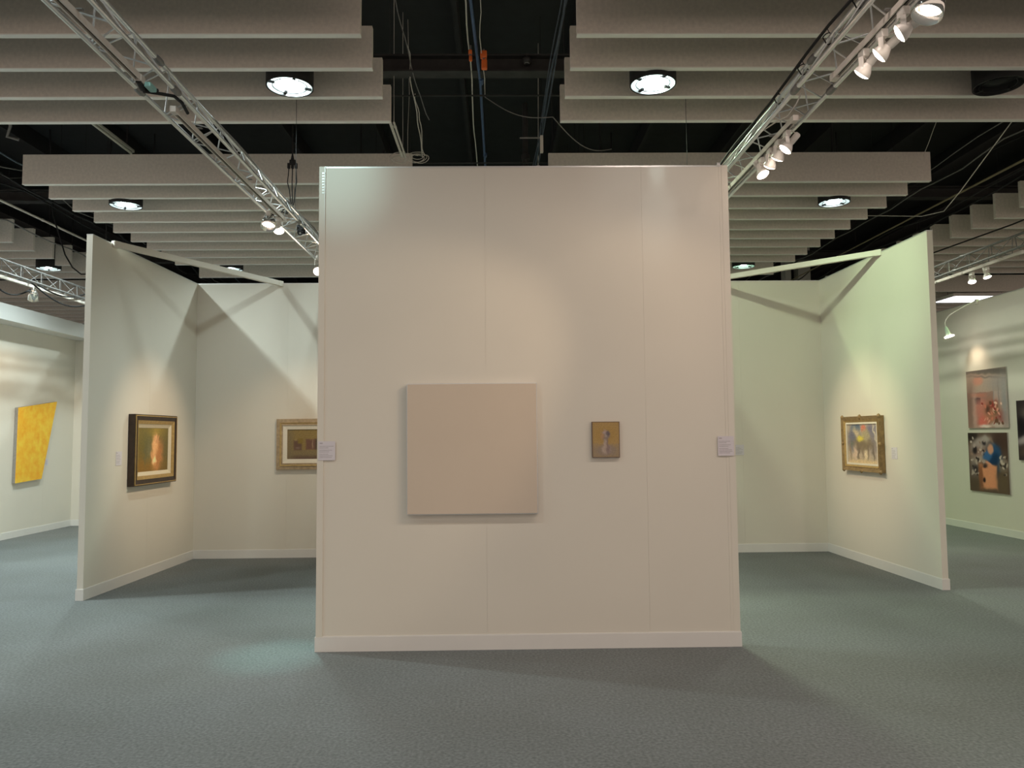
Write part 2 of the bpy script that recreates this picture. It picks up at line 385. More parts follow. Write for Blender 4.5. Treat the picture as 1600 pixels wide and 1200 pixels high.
def track(x, y0, y1, lab, z=TZ-.012):
    e = empty('lighting_track', (x, y0, z), label=lab, cat='lighting track'); L = y1-y0
    m = MB().box((-.019, 0, -.006), (.019, L, .0)).box((-.019, 0, -.036), (-.011, L, -.006)).box((.011, 0, -.036), (.019, L, -.006))
    m.build('rail_body', CREAM, e)
    MB().box((-.011, .01, -.02), (.011, L-.01, -.008)).build('slot', BLACKC, e)
    for y in (0, L): MB().bbox((-.021, y-.03, -.039), (.021, y+.03, .002), .003).build('end_feed', CREAM, e)
    y = .35
    while y < L: MB().box((-.05, y-.012, 0), (.05, y+.012, .006)).build('clamp', ALUC, e); y += 1.1
    return e
track(-2.18, 2.4, 4.58, 'cream lighting track under the left truss, nearer length')
track(-2.16, 5.03, 7.62, 'cream lighting track under the left truss, farther length')
track(2.08, 2.4, 4.56, 'cream lighting track under the right truss, nearer length')
track(2.075, 5.2, 6.85, 'cream lighting track under the right truss, farther length')
track(-6.68, 9.4, 12.6, 'cream lighting track under the far left truss')
track(6.42, 9.2, 11.6, 'cream lighting track under the far right truss')

def spot(x, y, z, d, lab, grp, energy=55, drop=.07, angle=34, glow=True, big=False, off=(0, 0), col=WARM, cordside=1, lightloc=None):
    """white track spot: adapter, fork bracket, socket housing, reflector bulb with lit face, loop of flex. d = aim"""
    e = empty('track_spotlight', (x, y, z), label=lab, cat='spotlight', group=grp); d = Vector(d).normalized()
    sc = 1.35 if big else 1.
    MB().bbox((-.018, -.035, -.045), (.018, .035, .0), .004).build('adapter', LAMPW, e)
    piv = Vector((off[0], off[1], -drop-.045))
    side = d.cross(Vector((0,0,1))).normalized()
    if side.length < .1: side = Vector((1, 0, 0))
    hd = empty('head', piv) ; hd.parent = e
    # bracket: crossbar under the adapter and two flat arms down to the bulb collar
    m = MB(); bx = Matrix((side, Vector((0,0,1)).cross(side), Vector((0,0,1)))).transposed().to_4x4()
    hw = .034*sc
    bx.translation = Vector((off[0]/2, off[1]/2, 0))
    m.box((-hw, -.012, -.055), (hw, .012, -.047), bx)
    for s_ in (-1, 1): m.box((s_*hw-.003, -.013, -.045-drop), (s_*hw+.003, .013, -.047), bx)
    m.build('bracket', LAMPW, e)
    q = d.to_track_quat('Z', 'Y').to_matrix().to_4x4(); q.translation = piv
    bpy.data.objects.remove(hd)
    if big:
        MB().lathe([(.02, -.10), (.045, -.09), (.062, -.03), (.072, .05), (.069, .05), (.058, -.02), (.03, -.06)], q, 28).build('shade', SILV, e)
        MB().lathe([(.0, -.04), (.03, -.03), (.045, .0), (.04, .01), (.0, .012)], q, 20).build('bulb', GLOWW if glow else SILV, e)
        fz = .055
    else:
        MB().lathe([(0, -.118), (.020, -.118), (.024, -.112), (.024, -.045), (.020, -.038)], q, 20).build('housing', LAMPW, e)
        bb = MB().lathe([(.019, -.04), (.024, -.03), (.040, -.006), (.048, .014), (.048, .024)], q, 24).build('bulb', LAMPW, e)
        MB().lathe([(.048, .022), (.040, .030), (.022, .036), (0, .038)], q, 24).build('bulb_face', GLOWW, bb)
        fz = .045
    tail = q@Vector((0, 0, -.11)); a = Vector((0, .03, -.04))
    midp = (tail+a)/2+Vector((.045*cordside, 0, .03))+(-d)*.05
    pts = [a.lerp(midp, t)*(1-t)+midp.lerp(tail, t)*t for t in [i/10 for i in range(11)]]
    MB().tube(pts, .0035, 6).build('flex', WCAB, e)
    if energy:
        p = Vector((x, y, z))+(q@Vector((0, 0, fz+.01)))
        new_light('spot_beam', 'SPOT', p, d, energy, col, .035, math.radians(angle), .55)
    return e
TG = 'white spotlights on the lighting tracks'
TZ2 = TZ-.052
def aim(p, t): return (t[0]-p[0], t[1]-p[1], t[2]-p[2])
def sp(p, tgt, lab, **k): return spot(p[0], p[1], TZ2, aim((p[0], p[1], TZ2-.2), tgt), lab, TG, **k)
sp((2.085, 4.20), (.8, 5.78, 1.6), 'lit white spotlight at the front right truss, lowest of the near row', energy=17, angle=74)
sp((2.085, 3.99), (-.2, 5.78, 1.5), 'lit white spotlight at the front right truss, middle of the near row', energy=12, angle=74)
sp((2.085, 3.77), (-1.25, 5.78, 1.55), 'lit white spotlight at the front right truss, highest of three in the near row', energy=75, angle=44, cordside=-1)
sp((2.095, 3.55), (.6, 3.2, 0.), 'silver bell spotlight cut by the top edge of the photo', energy=20, big=True, angle=60)
sp((2.08, 5.90), (3.2, 4.3, 0), 'lit spotlight by the front partition corner, lowest of the small cluster', energy=12, angle=60)
sp((2.08, 5.70), (1.0, 8.0, 0), 'lit spotlight by the front partition corner, second of the small cluster', energy=18, angle=50, cordside=-1)
sp((2.08, 5.53), (0.9, 8.0, 0), 'lit spotlight by the front partition corner, third of the small cluster', energy=0, angle=50)
sp((2.08, 5.36), (.3, 5.79, 1.4), 'lit spotlight by the front partition corner, highest of the small cluster', energy=0, angle=60, cordside=-1)
sp((-2.20, 7.27), (-2.15, 5.9, 0.9), 'silver bell spotlight hanging under the left truss', energy=20, big=True, angle=60)
sp((-2.17, 7.50), (-1.6, 6.2, 0.), 'white spotlight beside the silver bell on the left truss', energy=0, angle=50)
# bare warm beams added to light the booth pictures, hidden behind the front partition
new_light('spot_beam', 'SPOT', (-1.1, 8.7, 3.6), aim((-1.1, 8.7, 3.6), (-4.09, 9.07, 1.35)), 260, WARM, .035, math.radians(40), 1.)
new_light('spot_beam', 'SPOT', (-1.5, 8.4, 3.6), aim((-1.5, 8.4, 3.6), (-2.75, 10.28, 1.35)), 100, WARM, .035, math.radians(48), 1.)
new_light('spot_beam', 'SPOT', (1.4, 9.0, 3.6), aim((1.4, 9.0, 3.6), (4.4, 9.2, 1.35)), 240, WARM, .035, math.radians(40), 1.)
spot(-2.215, 9.3, TZ-.0, (.24, -1, -.35), 'glaring spotlight at the end of the left truss beside the partition edge', TG, energy=25, angle=90, drop=.15)
sp((-6.68, 11.0), (-7.86, 13.1, 1.5), 'bell spotlight above the yellow canvas booth', energy=90, big=True, angle=60)
sp((6.45, 10.25), (5.9, 8.8, 0), 'lit spotlight on the far right truss, lower of two', energy=16, angle=70)
sp((6.45, 9.93), (6.9, 9., 0), 'lit spotlight on the far right truss, upper of two', energy=16, angle=70)
new_light('spot_beam', 'SPOT', (-1.9, 6.95, 4.9), (.255, -1.24, -4.9), 380, (.42, 1, .93), .05, math.radians(12), 1.)  # bare cyan beam added for the pool of light on the carpet

# arm lamp on the far right wall
e = empty('arm_lamp', (7.62, 12.0, 3.66), label='slim curved arm lamp clipped to the far right wall above the photographs', cat='lamp')
MB().bbox((-.03, -.03, -.06), (.012, .03, .02), .004).build('clip', LAMPW, e)
P = [Vector((-.02, 0, .0)), Vector((-.22, .03, -.10)), Vector((-.40, .10, -.22)), Vector((-.46, .13, -.33)), Vector((-.45, .12, -.42))]
pts = []
for i in range(17):
    t = i/16*4; a = min(int(t), 3); f = t-a
    p0, p1, p2, p3 = P[max(a-1, 0)], P[a], P[a+1], P[min(a+2, 4)]
    pts.append(.5*((2*p1)+(-p0+p2)*f+(2*p0-5*p1+4*p2-p3)*f*f+(-p0+3*p1-3*p2+p3)*f**3))
MB().tube(pts, .008, 8).build('arm', LAMPW, e)
q = Vector((.35, .05, -1)).normalized().to_track_quat('Z', 'Y').to_matrix().to_4x4(); q.translation = (-.45, .12, -.42)
MB().lathe([(.012, -.02), (.022, .0), (.034, .1), (.05, .13), (.0, .13)], q, 20).build('shade', mat('pale_green_enamel', (.55, .72, .55), .4, 0, 9, .03), e)
MB().lathe([(.05, .125), (.075, .14), (.07, .155), (0, .158)], q, 20).build('bulb', GLOWW, e)
new_light('arm_beam', 'SPOT', (7.3, 12.12, 3.05), (.42, -.1, -.75), 9, WARM, .03, math.radians(95), 1.)

# ------------------------------------------------------------------ cables, conduits, oddments overhead
o = MB().tube([(-.272, 6.2, 5.7), (-.20, 8.7, 5.7), (-.195, 12, 5.7), (-.17, 24, 5.7)], .017, 8).tube([(-.19, 8.62, 5.7), (-.19, 8.74, 5.7)], .028, 8).tube([(-.19, 11.0, 5.7), (-.19, 11.1, 5.7)], .028, 8).build('blue_conduit', BLUEP)
for o_ in (o,): tag(o_, 'blue conduit running back along the middle ceiling gap', 'conduit')
o = MB().tube(wob([(-.30, 6.2+i*.4, 5.68-.02*math.sin(i)) for i in range(30)], .05, 2), .008, 6).build('white_ceiling_cable', WCAB); tag(o, 'pale cable lying beside the blue conduit', 'cable')
o = MB().tube(wob([(-.15, 6.3+i*.22, 5.66) for i in range(13)], .05, 9), .005, 5).build('thin_ceiling_cable', WCAB); tag(o, 'thin yellowish cable hanging by the orange clips', 'cable')
for i, (x, y) in enumerate(((-.285, 7.9), (-.145, 7.98))):
    e = empty('orange_clamp', (x, y, 5.62), label=('orange clamp on the near side of the blue conduit', 'larger orange clamp hanging on the right of the blue conduit')[i], cat='clamp', group='orange clamps on the conduit')
    k_ = .7 if i == 0 else 1.25
    MB().bbox((-.028*k_, -.03, .0), (.028*k_, .03, .06*k_), .01).build('jaw', ORNG, e)
    MB().bbox((-.02*k_, -.025, -.1*k_), (.03*k_, .025, -.02), .012).build('handle', ORNG, e)
    MB().tube([(0, 0, -.03), (0, 0, .06), (0, 0, .1)], .012, 8).build('screw', GREYC, e)
e = empty('ceiling_sensor', (.335, 8.42, 5.78), label='small dark round sensor under the roof beam in the middle gap', cat='sensor')
MB().lathe([(0, 0), (.035, .0), (.05, .02), (.055, .05), (.03, .07)], None, 20).build('housing', DARKC, e)
MB().lathe([(.022, -.004), (.034, -.004), (.034, .004), (.022, .004)], None, 20).build('ring', GREYC, e)
MB().tube([(0, 0, .06), (0, 0, .12)], .01, 6).build('stem', DARKC, e)
# slanting lath from the front left baffles to the back ones, with a coil of flex at its end
o = MB().box((-1.215, 8.38, 5.075), (-1.185, 9.45, 5.09)).box((-1.17, 8.38, 5.075), (-1.15, 9.45, 5.09)).box((-1.215, 8.5, 5.09), (-1.15, 8.56, 5.1)).box((-1.215, 9.3, 5.09), (-1.15, 9.36, 5.1))
o = o.tube([(-1.18, 8.53, 5.09), (-1.18, 8.53, 6.9)], .003, 4).tube([(-1.18, 9.33, 5.09), (-1.18, 9.33, 6.9)], .003, 4).build('ceiling_strut', WCAB); tag(o, 'pale twin strut between the front and back left baffles', 'strut')
m = MB()
for j in range(7):
    pts = []; r_ = .07+.02*random.random(); a0 = random.random()*6; cxo, czo = (-.10 if j < 3 else .13)+random.uniform(-.03, .03), random.uniform(-.05, .03)
    for i in range(17):
        t = 2*PI*i/16; pts.append((cxo+r_*1.3*math.cos(t+a0), .02*math.sin(2*t+j)+j*.004, czo+r_*.65*math.sin(t+a0)))
    m.tube(pts, .0045, 5)
m.tube([(-.09, 0, 0), (0, 0, .03), (.13, 0, -.0)], .007, 5).tube([(0, 0, .02), (0, -.0, .3), (.02, 0, .8), (0, 0, 1.9)], .003, 4)
o = m.build('coiled_cable', WCAB, None, (-1.14, 9.5, 5.12)); tag(o, 'bunch of coiled pale cable at the end of the twin strut', 'cable')
for i, (a, b, dz) in enumerate((((-1.0, 8.2, 5.9), (-.95, 9.5, 5.1), .0), ((-.98, 8.9, 5.65), (-.93, 9.5, 5.12), -.05), ((-1.08, 7.3, 6.2), (-.85, 9.3, 5.5), .1))):
    o = MB().tube(wob(sag(a, b, dz), .04, i), .006, 5).build('hanging_cable', (WCAB, WCAB, GREYC)[i])
    tag(o, ('pale cable dropping to the coiled bunch, nearer strand', 'pale cable dropping to the coiled bunch, looped strand', 'dark cable strung past the ends of the front left baffles')[i], 'cable')
# right side of the middle gap: bundle with white boxes
o = MB()
for j, (dx, r_) in enumerate(((0, .012), (.03, .009), (-.02, .006))):
    o.tube(wob([(.60+dx-.010*i, 6.3+i*.42, 5.42-.02*i) for i in range(12)], .028, j*5), r_, 6)
o = o.build('cable_bundle', mat('blue_black_cable', (.05, .07, .10), .4, 0, 20, .2)); tag(o, 'bluish black cable bundle along the ends of the front right baffles', 'cable bundle')
e = empty('junction_box', (.52, 8.9, 5.05), label='white junction box on the cable bundle at the front right baffles', cat='box')
MB().bbox((-.018, -.03, -.12), (.018, .03, .08), .005).build('case', WCAB, e); MB().box((-.26, -.006, .05), (-.01, .006, .065)).build('arm', GREYC, e)
MB().tube([(0, 0, .08), (0, 0, 1.55)], .004, 4).build('hanger_wire', BLACKC, e)
e = empty('junction_box', (.54, 10.1, 5.16), label='small white junction box low on the cable bundle above the front partition', cat='box')
MB().bbox((-.022, -.02, -.04), (.022, .02, .04), .005).build('case', WCAB, e); MB().tube([(0, 0, .03), (.02, 0, 1.74)], .004, 4).build('lead', WCAB, e)
o = MB().tube(sag((-.15, 8.9, 5.61), (.62, 8.4, 5.15), .10)+sag((.62, 8.4, 5.15), (1.5, 9.9, 5.35), .16)[1:], .006, 5).build('slack_cable', GREYC); tag(o, 'grey slack cable sagging across the middle ceiling gap', 'cable')
# fluorescent tube in the dark strip between the left bays
e = empty('batten_light', (-5.17, 10.0, 5.62), label='unlit pale strip light in the dark gap above the left booth', cat='strip light')
MB().bbox((-.03, -.62, 0), (.03, .7, .04), .008).build('tray', mat('dull_white_metal', (.42, .40, .35), .5, 0, 9, .05), e)
MB().tube([(0, -.58, -.02), (0, .66, -.02)], .018, 10).build('tube', mat('dead_tube_glass', (.5, .49, .42), .3, 0, 9, .03), e)
for y in (-.5, .5): MB().tube([(0, y, .04), (0, y, 1.28)], .004, 4).build('hanger_wire', BLACKC, e)
o = MB().tube([(-6.3, 9.6, 5.9), (-6.25, 9.7, 5.6), (-6.32, 9.75, 5.48), (-6.2, 9.8, 5.46)], .02, 7).tube([(-6.3, 9.6, 5.9), (-6.3, 9.6, 6.9)], .01, 5).build('roof_hook', GREYC); tag(o, 'grey bent hook in the dark roof gap at the upper left', 'hook')
# conduits and cable runs in the side channels
o = MB().tube([(-7.76, 8, 5.3), (-7.70, 20, 5.3)], .020, 7)
for y in (12.9, 13.3): o.tube([(-7.735, y, 5.3), (-7.735, y+.05, 5.3)], .025, 7)
tag(o.build('steel_conduit', mat('bright_conduit', (.80, .74, .66), .5, .0, 12, .05)), 'bright straight conduit in the left ceiling channel', 'conduit')
for i, (x, z, r_, sd) in enumerate(((-7.5, 5.5, .014, 1), (-7.35, 5.62, .010, 2), (-7.2, 5.45, .016, 3), (-7.0, 5.7, .012, 4), (-7.9, 5.05, .012, 5), (-6.85, 5.4, .009, 6))):
    o = MB().tube(wob([(x+.02*j, 8+j*.5, z-.14*abs(math.sin(j*.55+sd))) for j in range(26)], .22, sd*3), r_, 6).build('roof_cable', (RUB, GREYC, RUB, mat('blue_grey_cable', (.08, .11, .14), .5, 0, 20, .2), GREYC, DARKC)[i])
    tag(o, ('black cable in the left ceiling channel, next to the bright conduit', 'thin grey cable high in the left ceiling channel', 'thick black cable in the middle of the left ceiling channel', 'blue grey cable beside the left bay baffle ends', 'grey cable in the left ceiling channel, hanging lowest and outermost', 'thin dark cable closest to the left bay baffle ends')[i], 'cable', 'cables in the left ceiling channel')
o = MB().tube([(7.24, 8, 5.3), (7.12, 20, 5.3)], .012, 7); tag(o.build('steel_conduit', mat('brass_conduit', (.34, .28, .17), .4, .3, 12, .1)), 'yellowish straight conduit in the right ceiling channel', 'conduit')
o = MB().tube([(7.36, 8, 5.34), (7.18, 20, 5.34)], .010, 7); tag(o.build('steel_conduit', mat('brass_conduit', (.34, .28, .17))), 'thinner yellowish conduit beside the other in the right ceiling channel', 'conduit')
for i, (x, z, r_, sd) in enumerate(((6.9, 5.5, .010, 11), (7.05, 5.6, .008, 12), (7.5, 5.2, .014, 13), (7.65, 5.4, .012, 14), (6.6, 5.6, .007, 15))):
    o = MB().tube(wob([(x-.01*j, 8+j*.5, z-.08*abs(math.sin(j*.4+sd))) for j in range(26)], .12, sd*3), r_, 6).build('roof_cable', (GREYC, RUB, RUB, DARKC, GREYC)[i])
    tag(o, ('grey cable left of the yellowish conduits in the right ceiling channel', 'thin black cable high above the yellowish conduits', 'thick black cable hanging low right of the yellowish conduits', 'dark cable nearest the far right baffle ends', 'thin grey cable nearest the right bay baffle ends')[i], 'cable', 'cables in the right ceiling channel')
o = MB().tube([(5.98, 7.9, 5.5), (5.96, 8.6, 5.152), (5.94, 9.6, 4.656), (6.0, 9.95, 4.59), (6.08, 10.2, 4.582), (6.11, 10.8, 4.685), (5.91, 12.0, 5.044)], .006, 6).tube([(5.98, 7.9, 5.5), (6.0, 7.5, 6.9)], .006, 6)
tag(o.build('slack_cable', WCAB), 'pale curved cable swinging across the right ceiling channel', 'cable')
o = MB().tube(wob(sag((5.33, 8.6, 5.8), (5.95, 10.4, 5.43), .02), .01), .004, 5).build('guy_wire', WCAB); tag(o, 'thin taut wire in the dark strip between the right bays', 'wire')
o = MB().tube([(8.7, 10.2, 5.05), (7.9, 11.5, 4.75), (7.2, 12.8, 4.55), (6.8, 13.6, 4.45)], .012, 6).tube([(8.7, 10.2, 5.05), (9.3, 9.3, 6.9)], .012, 6).build('slack_cable', RUB); tag(o, 'black cable slanting down past the far right baffles', 'cable')
o = MB().tube([(-7.7, 13, 6.9), (-7.6, 13, 5.4), (-7.38, 13, 4.72), (-7.25, 13, 4.50), (-7.1, 13, 4.38), (-6.97, 13, 4.38), (-6.82, 13, 4.5), (-6.7, 13, 4.9), (-6.65, 13, 6.9)], .012, 7).build('looped_cable', RUB); tag(o, 'dark cable hanging in a loop left of the booth wall top', 'cable')
for i, (a, b, dz) in enumerate((((-6.72, 9.9, 3.85), (-6.70, 11.0, 3.74), .22), ((-6.6, 10.8, 3.8), (-6.6, 12.8, 3.95), .25), ((-6.62, 11.0, 3.8), (-6.62, 12.4, 3.95), .12))):
    o = MB().tube(sag(a, b, dz), .011, 6).build('truss_cable', RUB); tag(o, ('black cable sagging under the far left truss beside its spotlight', 'lower black cable looped along the far left truss', 'upper black cable looped along the far left truss')[i], 'cable')
# cables on the near trusses
pts = wob([(-2.17, 4.56, 3.765), (-2.19, 4.66, 3.73), (-2.13, 4.76, 3.76), (-2.09, 4.86, 3.79), (-2.09, 4.98, 3.80), (-2.10, 5.10, 3.78)], .0)
o = MB().tube(pts, .011, 8).tube([(-2.18, 4.56, 3.755), (-2.2, 4.66, 3.75), (-2.14, 4.73, 3.76)], .02, 8).build('feed_cable', RUB); tag(o, 'black feed cable bridging the two tracks of the left truss', 'cable')
o = MB().bbox((-2.165, 4.60, 3.735), (-2.125, 4.69, 3.765), .006).build('cable_connector', mat('teal_plastic', (.25, .5, .47), .4, 0, 12, .05)); tag(o, 'small teal plug at the end of the nearer left track', 'plug')
o = MB().tube(wob([(2.02, 2.0+i*.35, 4.025) for i in range(16)], .035, 3), .010, 7).build('truss_cable', RUB); tag(o, 'black cable tied along the top of the right truss', 'cable')
o = MB().tube(wob([(2.075, 2.0+i*.35, 4.0) for i in range(16)], .04, 13), .008, 7).build('truss_cable', GREYC); tag(o, 'grey cable tied along the top of the right truss', 'cable')
for i, y in enumerate((4.15, 4.55, 4.95, 5.4)):
    pts = [(2.045+.034*math.cos(t), y+.01*math.sin(3*t), 4.006+.034*math.sin(t)) for t in [2*PI*k/12 for k in range(13)]]
    o = MB().tube(pts, .004, 5).tube([pts[3], (2.04, y, 4.07)], .003, 4).build('cable_tie', RUB); tag(o, 'black tie on the cables of the right truss, '+('nearest to the camera', 'second from the camera', 'third from the camera', 'farthest from the camera')[i], 'cable tie', 'ties on the right truss')
o = MB().tube(wob([(-2.17, 5.6+i*.3, 4.012) for i in range(13)], .03, 23), .008, 7).build('truss_cable', GREYC); tag(o, 'grey cable lying on the top chord of the left truss', 'cable')
o = MB().tube([(2.04, 4.98, 3.86), (2.02, 5.02, 3.80), (1.99, 5.1, 3.75), (1.96, 5.25, 3.77), (1.94, 5.5, 3.80)], .005, 6).build('dangling_flex', WCAB); tag(o, 'thin pale flex dangling under the right truss joint', 'cable')
# three-way plug splitter with its leads
e = empty('cable_splitter', (-2.425, 8.9, 4.82), label='black three-way plug splitter hanging above the left truss', cat='cable splitter')
MB().tube([(0, 0, .04), (0, 0, .1), (0, 0, 2.08)], [.02, .009, .007], 8).build('supply_lead', RUB, e)
MB().bbox((-.035, -.02, -.03), (.04, .02, .03), .012).tube([(0, 0, .0), (0, 0, .07)], [.026, .014], 10).build('body', RUB, e)
body_ = bpy.data.objects['body']
for k, (x, sx) in enumerate(((-.042, -.05), (0, -.01), (.042, .03))):
    MB().bbox((x-.016, -.018, -.075), (x+.016, .018, -.01), .008).build('plug', RUB, body_)
    MB().tube([(x, 0, -.07), (x*1.1, 0, -.14), (x+sx*.3, .0, -.24), (x*.3+.02*(k-1), 0, -.33), (sx+.05-.02*k, -.06, -.50), (sx*1.2, -.22, -.66), (.18+sx*1.2, -.62, -.80)], .006, 7).build('lead', RUB, e)
m = MB()
for j in range(6):
    pts = [(.035*math.cos(2*PI*i/12+j)*(1+.2*j/6), .05*math.sin(2*PI*i/12+j), .012*j-.02+.02*math.sin(i)) for i in range(13)]
    m.tube(pts, .008, 6)
o = m.build('coiled_flex', RUB, None, (-2.10, 8.08, 3.78)); tag(o, 'small black coil of flex behind the spotlights of the left truss', 'cable')

# ------------------------------------------------------------------ pictures
def lin(c): return tuple(((x/255)/12.92 if x/255 <= .04045 else (((x/255)+.055)/1.055)**2.4) for x in c)
def painted(name, w, h, y, fn, parent, nx=90, rough=.55, bump=.15, warp=.03, seed=0, gain=1.0, grain=.10):
    """a flat painted surface facing local -y: colours by fn(u, v) in sRGB"""
    ny = max(2, int(nx*h/w)); vs = []; fs = []; cols = []
    for j in range(ny+1):
        for i in range(nx+1):
            u, v = i/nx, j/ny; vs.append(((u-.5)*w, y, (v-.5)*h))
            uu = u+warp*noise.noise((u*9+seed, v*9, 1)); vv = v+warp*noise.noise((u*9+seed, v*9, 5))
            c = np.array(fn(uu, vv), float); c = c*(1+grain*noise.noise((u*30+seed, v*30, 3)))
            cols.append((*[min(1, x*gain) for x in lin(np.clip(c, 0, 255))], 1))
    for j in range(ny):
        for i in range(nx):
            a = j*(nx+1)+i; fs.append((a, a+1, a+nx+2, a+nx+1))
    me = bpy.data.meshes.new(name); me.from_pydata(vs, [], fs)
    ca = me.color_attributes.new('paint', 'FLOAT_COLOR', 'POINT'); ca.data.foreach_set('color', np.array(cols, np.float32).ravel())
    m = bpy.data.materials.new(name+'_paint'); m.use_nodes = True; n = m.node_tree.nodes; L = m.node_tree.links
    b = n['Principled BSDF']; b.inputs['Roughness'].default_value = rough
    at = n.new('ShaderNodeAttribute'); at.attribute_name = 'paint'; L.new(at.outputs['Color'], b.inputs['Base Color'])
    t = n.new('ShaderNodeTexNoise'); t.inputs['Scale'].default_value = 90; tc = n.new('ShaderNodeTexCoord'); L.new(tc.outputs['Object'], t.inputs['Vector'])
    bp = n.new('ShaderNodeBump'); bp.inputs['Strength'].default_value = bump; bp.inputs['Distance'].default_value = .002
    L.new(t.outputs['Fac'], bp.inputs['Height']); L.new(bp.outputs['Normal'], b.inputs['Normal'])
    me.materials.append(m); o = bpy.data.objects.new(name, me); S.collection.objects.link(o); o.parent = parent; return o
def blobs(base, L):
    def fn(u, v):
        c = np.array(base(u, v) if callable(base) else base, float)
        for (bu, bv, ru, rv, col, soft, ang) in L:
            du, dv = u-bu, v-bv; ca, sa = math.cos(ang), math.sin(ang); a = (du*ca+dv*sa)/ru; b = (-du*sa+dv*ca)/rv
            k = a*a+b*b if soft >= 0 else max(abs(a), abs(b))**2; s_ = abs(soft)
            t = 1/(1+math.exp(min(40, max(-40, (math.sqrt(k)-1)/max(.01, s_)))))
            c = c*(1-t)+np.array(col)*t
        return c
    return fn
OAK = mat('aged_gilt_wood', (.30, .20, .09), .5, .15, 25, .25, .3, bscale=60)
GILT = mat('gilt_moulding', (.50, .34, .13), .4, .3, 30, .15, .2, bscale=60)
EBON = mat('dark_walnut', (.035, .020, .014), .35, 0, 20, .3)
LINEN = mat('cream_linen', (.72, .64, .48), .8, 0, 60, .04)
PALEW = mat('pale_liner', (.80, .74, .62), .7, 0, 60, .03)
PRIM = mat('bare_canvas', (.66, .56, .46), .85, 0, 3, .012, .12, bscale=420)
STEELE = mat('brushed_edge', (.62, .65, .68), .35, .7, 40, .05)
CARD = mat('label_card', (.72, .68, .73), .6, 0, 20, .01)
INK = mat('grey_print', (.50, .46, .49), .7, 0, 60, .1)

AL = math.atan2(LC[1]-LF[1], LC[0]-LF[0]); AR = math.atan2(RF[1]-RC[1], RF[0]-RC[0])
def on(A, B, y):
    t = (y-A[1])/(B[1]-A[1]); return A[0]+(B[0]-A[0])*t
# big blank canvas
e = empty('blank_canvas', (-.210, 5.8025, 1.487), 0, label='large blank square beige canvas on the front partition', cat='canvas')
MB().bbox((-.484, -.046, -.484), (.484, -.004, .484), .003).build('stretched_cloth', PRIM, e)
m = MB().frame(.976, .976, .006, 0, -.043); m.build('metal_edge', STEELE, e)
# small flower painting (plain stand-in)
e = empty('small_painting', (.796, 5.8085, 1.544), 0, label='small ochre and grey painting with a pale vase shape on the front partition', cat='painting')
MB().frame(.208, .270, .006, 0, -.026).build('frame', mat('brown_edge', (.16, .10, .07), .6, 0, 20, .1), e)
MB().box((-.100, -.024, -.131), (.100, -.002, .131)).build('panel', OAK, e)
base = lambda u, v: (138, 112, 66) if v > .38 else (122, 108, 92)
painted('picture', .198, .260, -.0265, blobs(base, [
    (.5, .5, .47, .48, (146, 120, 74), .3, 0), (.5, .19, .42, .17, (122, 108, 94), .12, 0), (.5, .64, .40, .24, (140, 113, 62), .12, 0),
    (.50, .22, .17, .13, (146, 130, 118), .1, 0), (.50, .38, .075, .18, (146, 130, 118), .1, 0), (.58, .22, .07, .12, (112, 96, 92), .25, 0), (.56, .40, .03, .15, (112, 94, 86), .3, 0),
    (.52, .60, .15, .10, (112, 100, 94), .15, .5), (.44, .72, .09, .06, (142, 124, 124), .2, 0), (.58, .67, .07, .06, (84, 74, 76), .2, 0), (.50, .62, .05, .05, (134, 124, 118), .2, 0), (.36, .58, .07, .07, (150, 116, 84), .3, 0),
    ]), e, 60, warp=.05, seed=3, gain=1.6)
# framed figure painting on the left wall
yy = 9.055
e = empty('framed_painting', (on(LF, LC, yy)+.001, yy, 1.456), AL, label='dark and gilt framed painting with a peach form on the left booth wall', cat='painting')
W_, H_ = 1.04, .80
MB().frame(W_, H_, .012, 0, -.075, .002).build('outer_edge', EBON, e)
MB().frame(W_-.02, H_-.02, .010, -.002, -.083, .0).build('gilt_bead', GILT, e)
MB().frame(W_-.040, H_-.040, .052, -.002, -.080, .012).build('outer_moulding', EBON, e)
MB().frame(W_-.135, H_-.135, .040, -.002, -.076, .014).build('gilt_moulding', GILT, e)
MB().frame(W_-.205, H_-.205, .048, -.002, -.058, .02).build('linen_slip', LINEN, e)
MB().box((-.40, -.02, -.27), (.40, -.002, .27)).build('backing', EBON, e)
painted('picture', W_-.29, H_-.29, -.034, blobs((96, 84, 44), [
    (.15, .6, .22, .6, (104, 84, 30), .4, 0), (.45, .7, .35, .35, (84, 82, 46), .4, 0), (.80, .5, .2, .5, (88, 78, 44), .4, 0), (.60, .93, .2, .12, (138, 118, 48), .5, 0), (.3, .12, .5, .15, (122, 88, 30), .4, 0),
    (.60, .38, .16, .36, (178, 128, 78), .14, 0), (.56, .55, .09, .22, (208, 158, 108), .2, .1), (.70, .36, .10, .28, (156, 104, 60), .25, -.15), (.57, .76, .03, .1, (196, 148, 104), .2, .1), (.66, .74, .03, .09, (184, 130, 90), .2, -.1),
    (.54, .26, .04, .09, (240, 205, 150), .25, -.2), (.45, .36, .05, .10, (190, 140, 92), .3, .4), (.35, .5, .05, .2, (100, 96, 66), .4, 0), (.25, .4, .03, .2, (86, 84, 56), .4, 0),
    ]), e, 90, warp=.05, seed=9, gain=1.7)
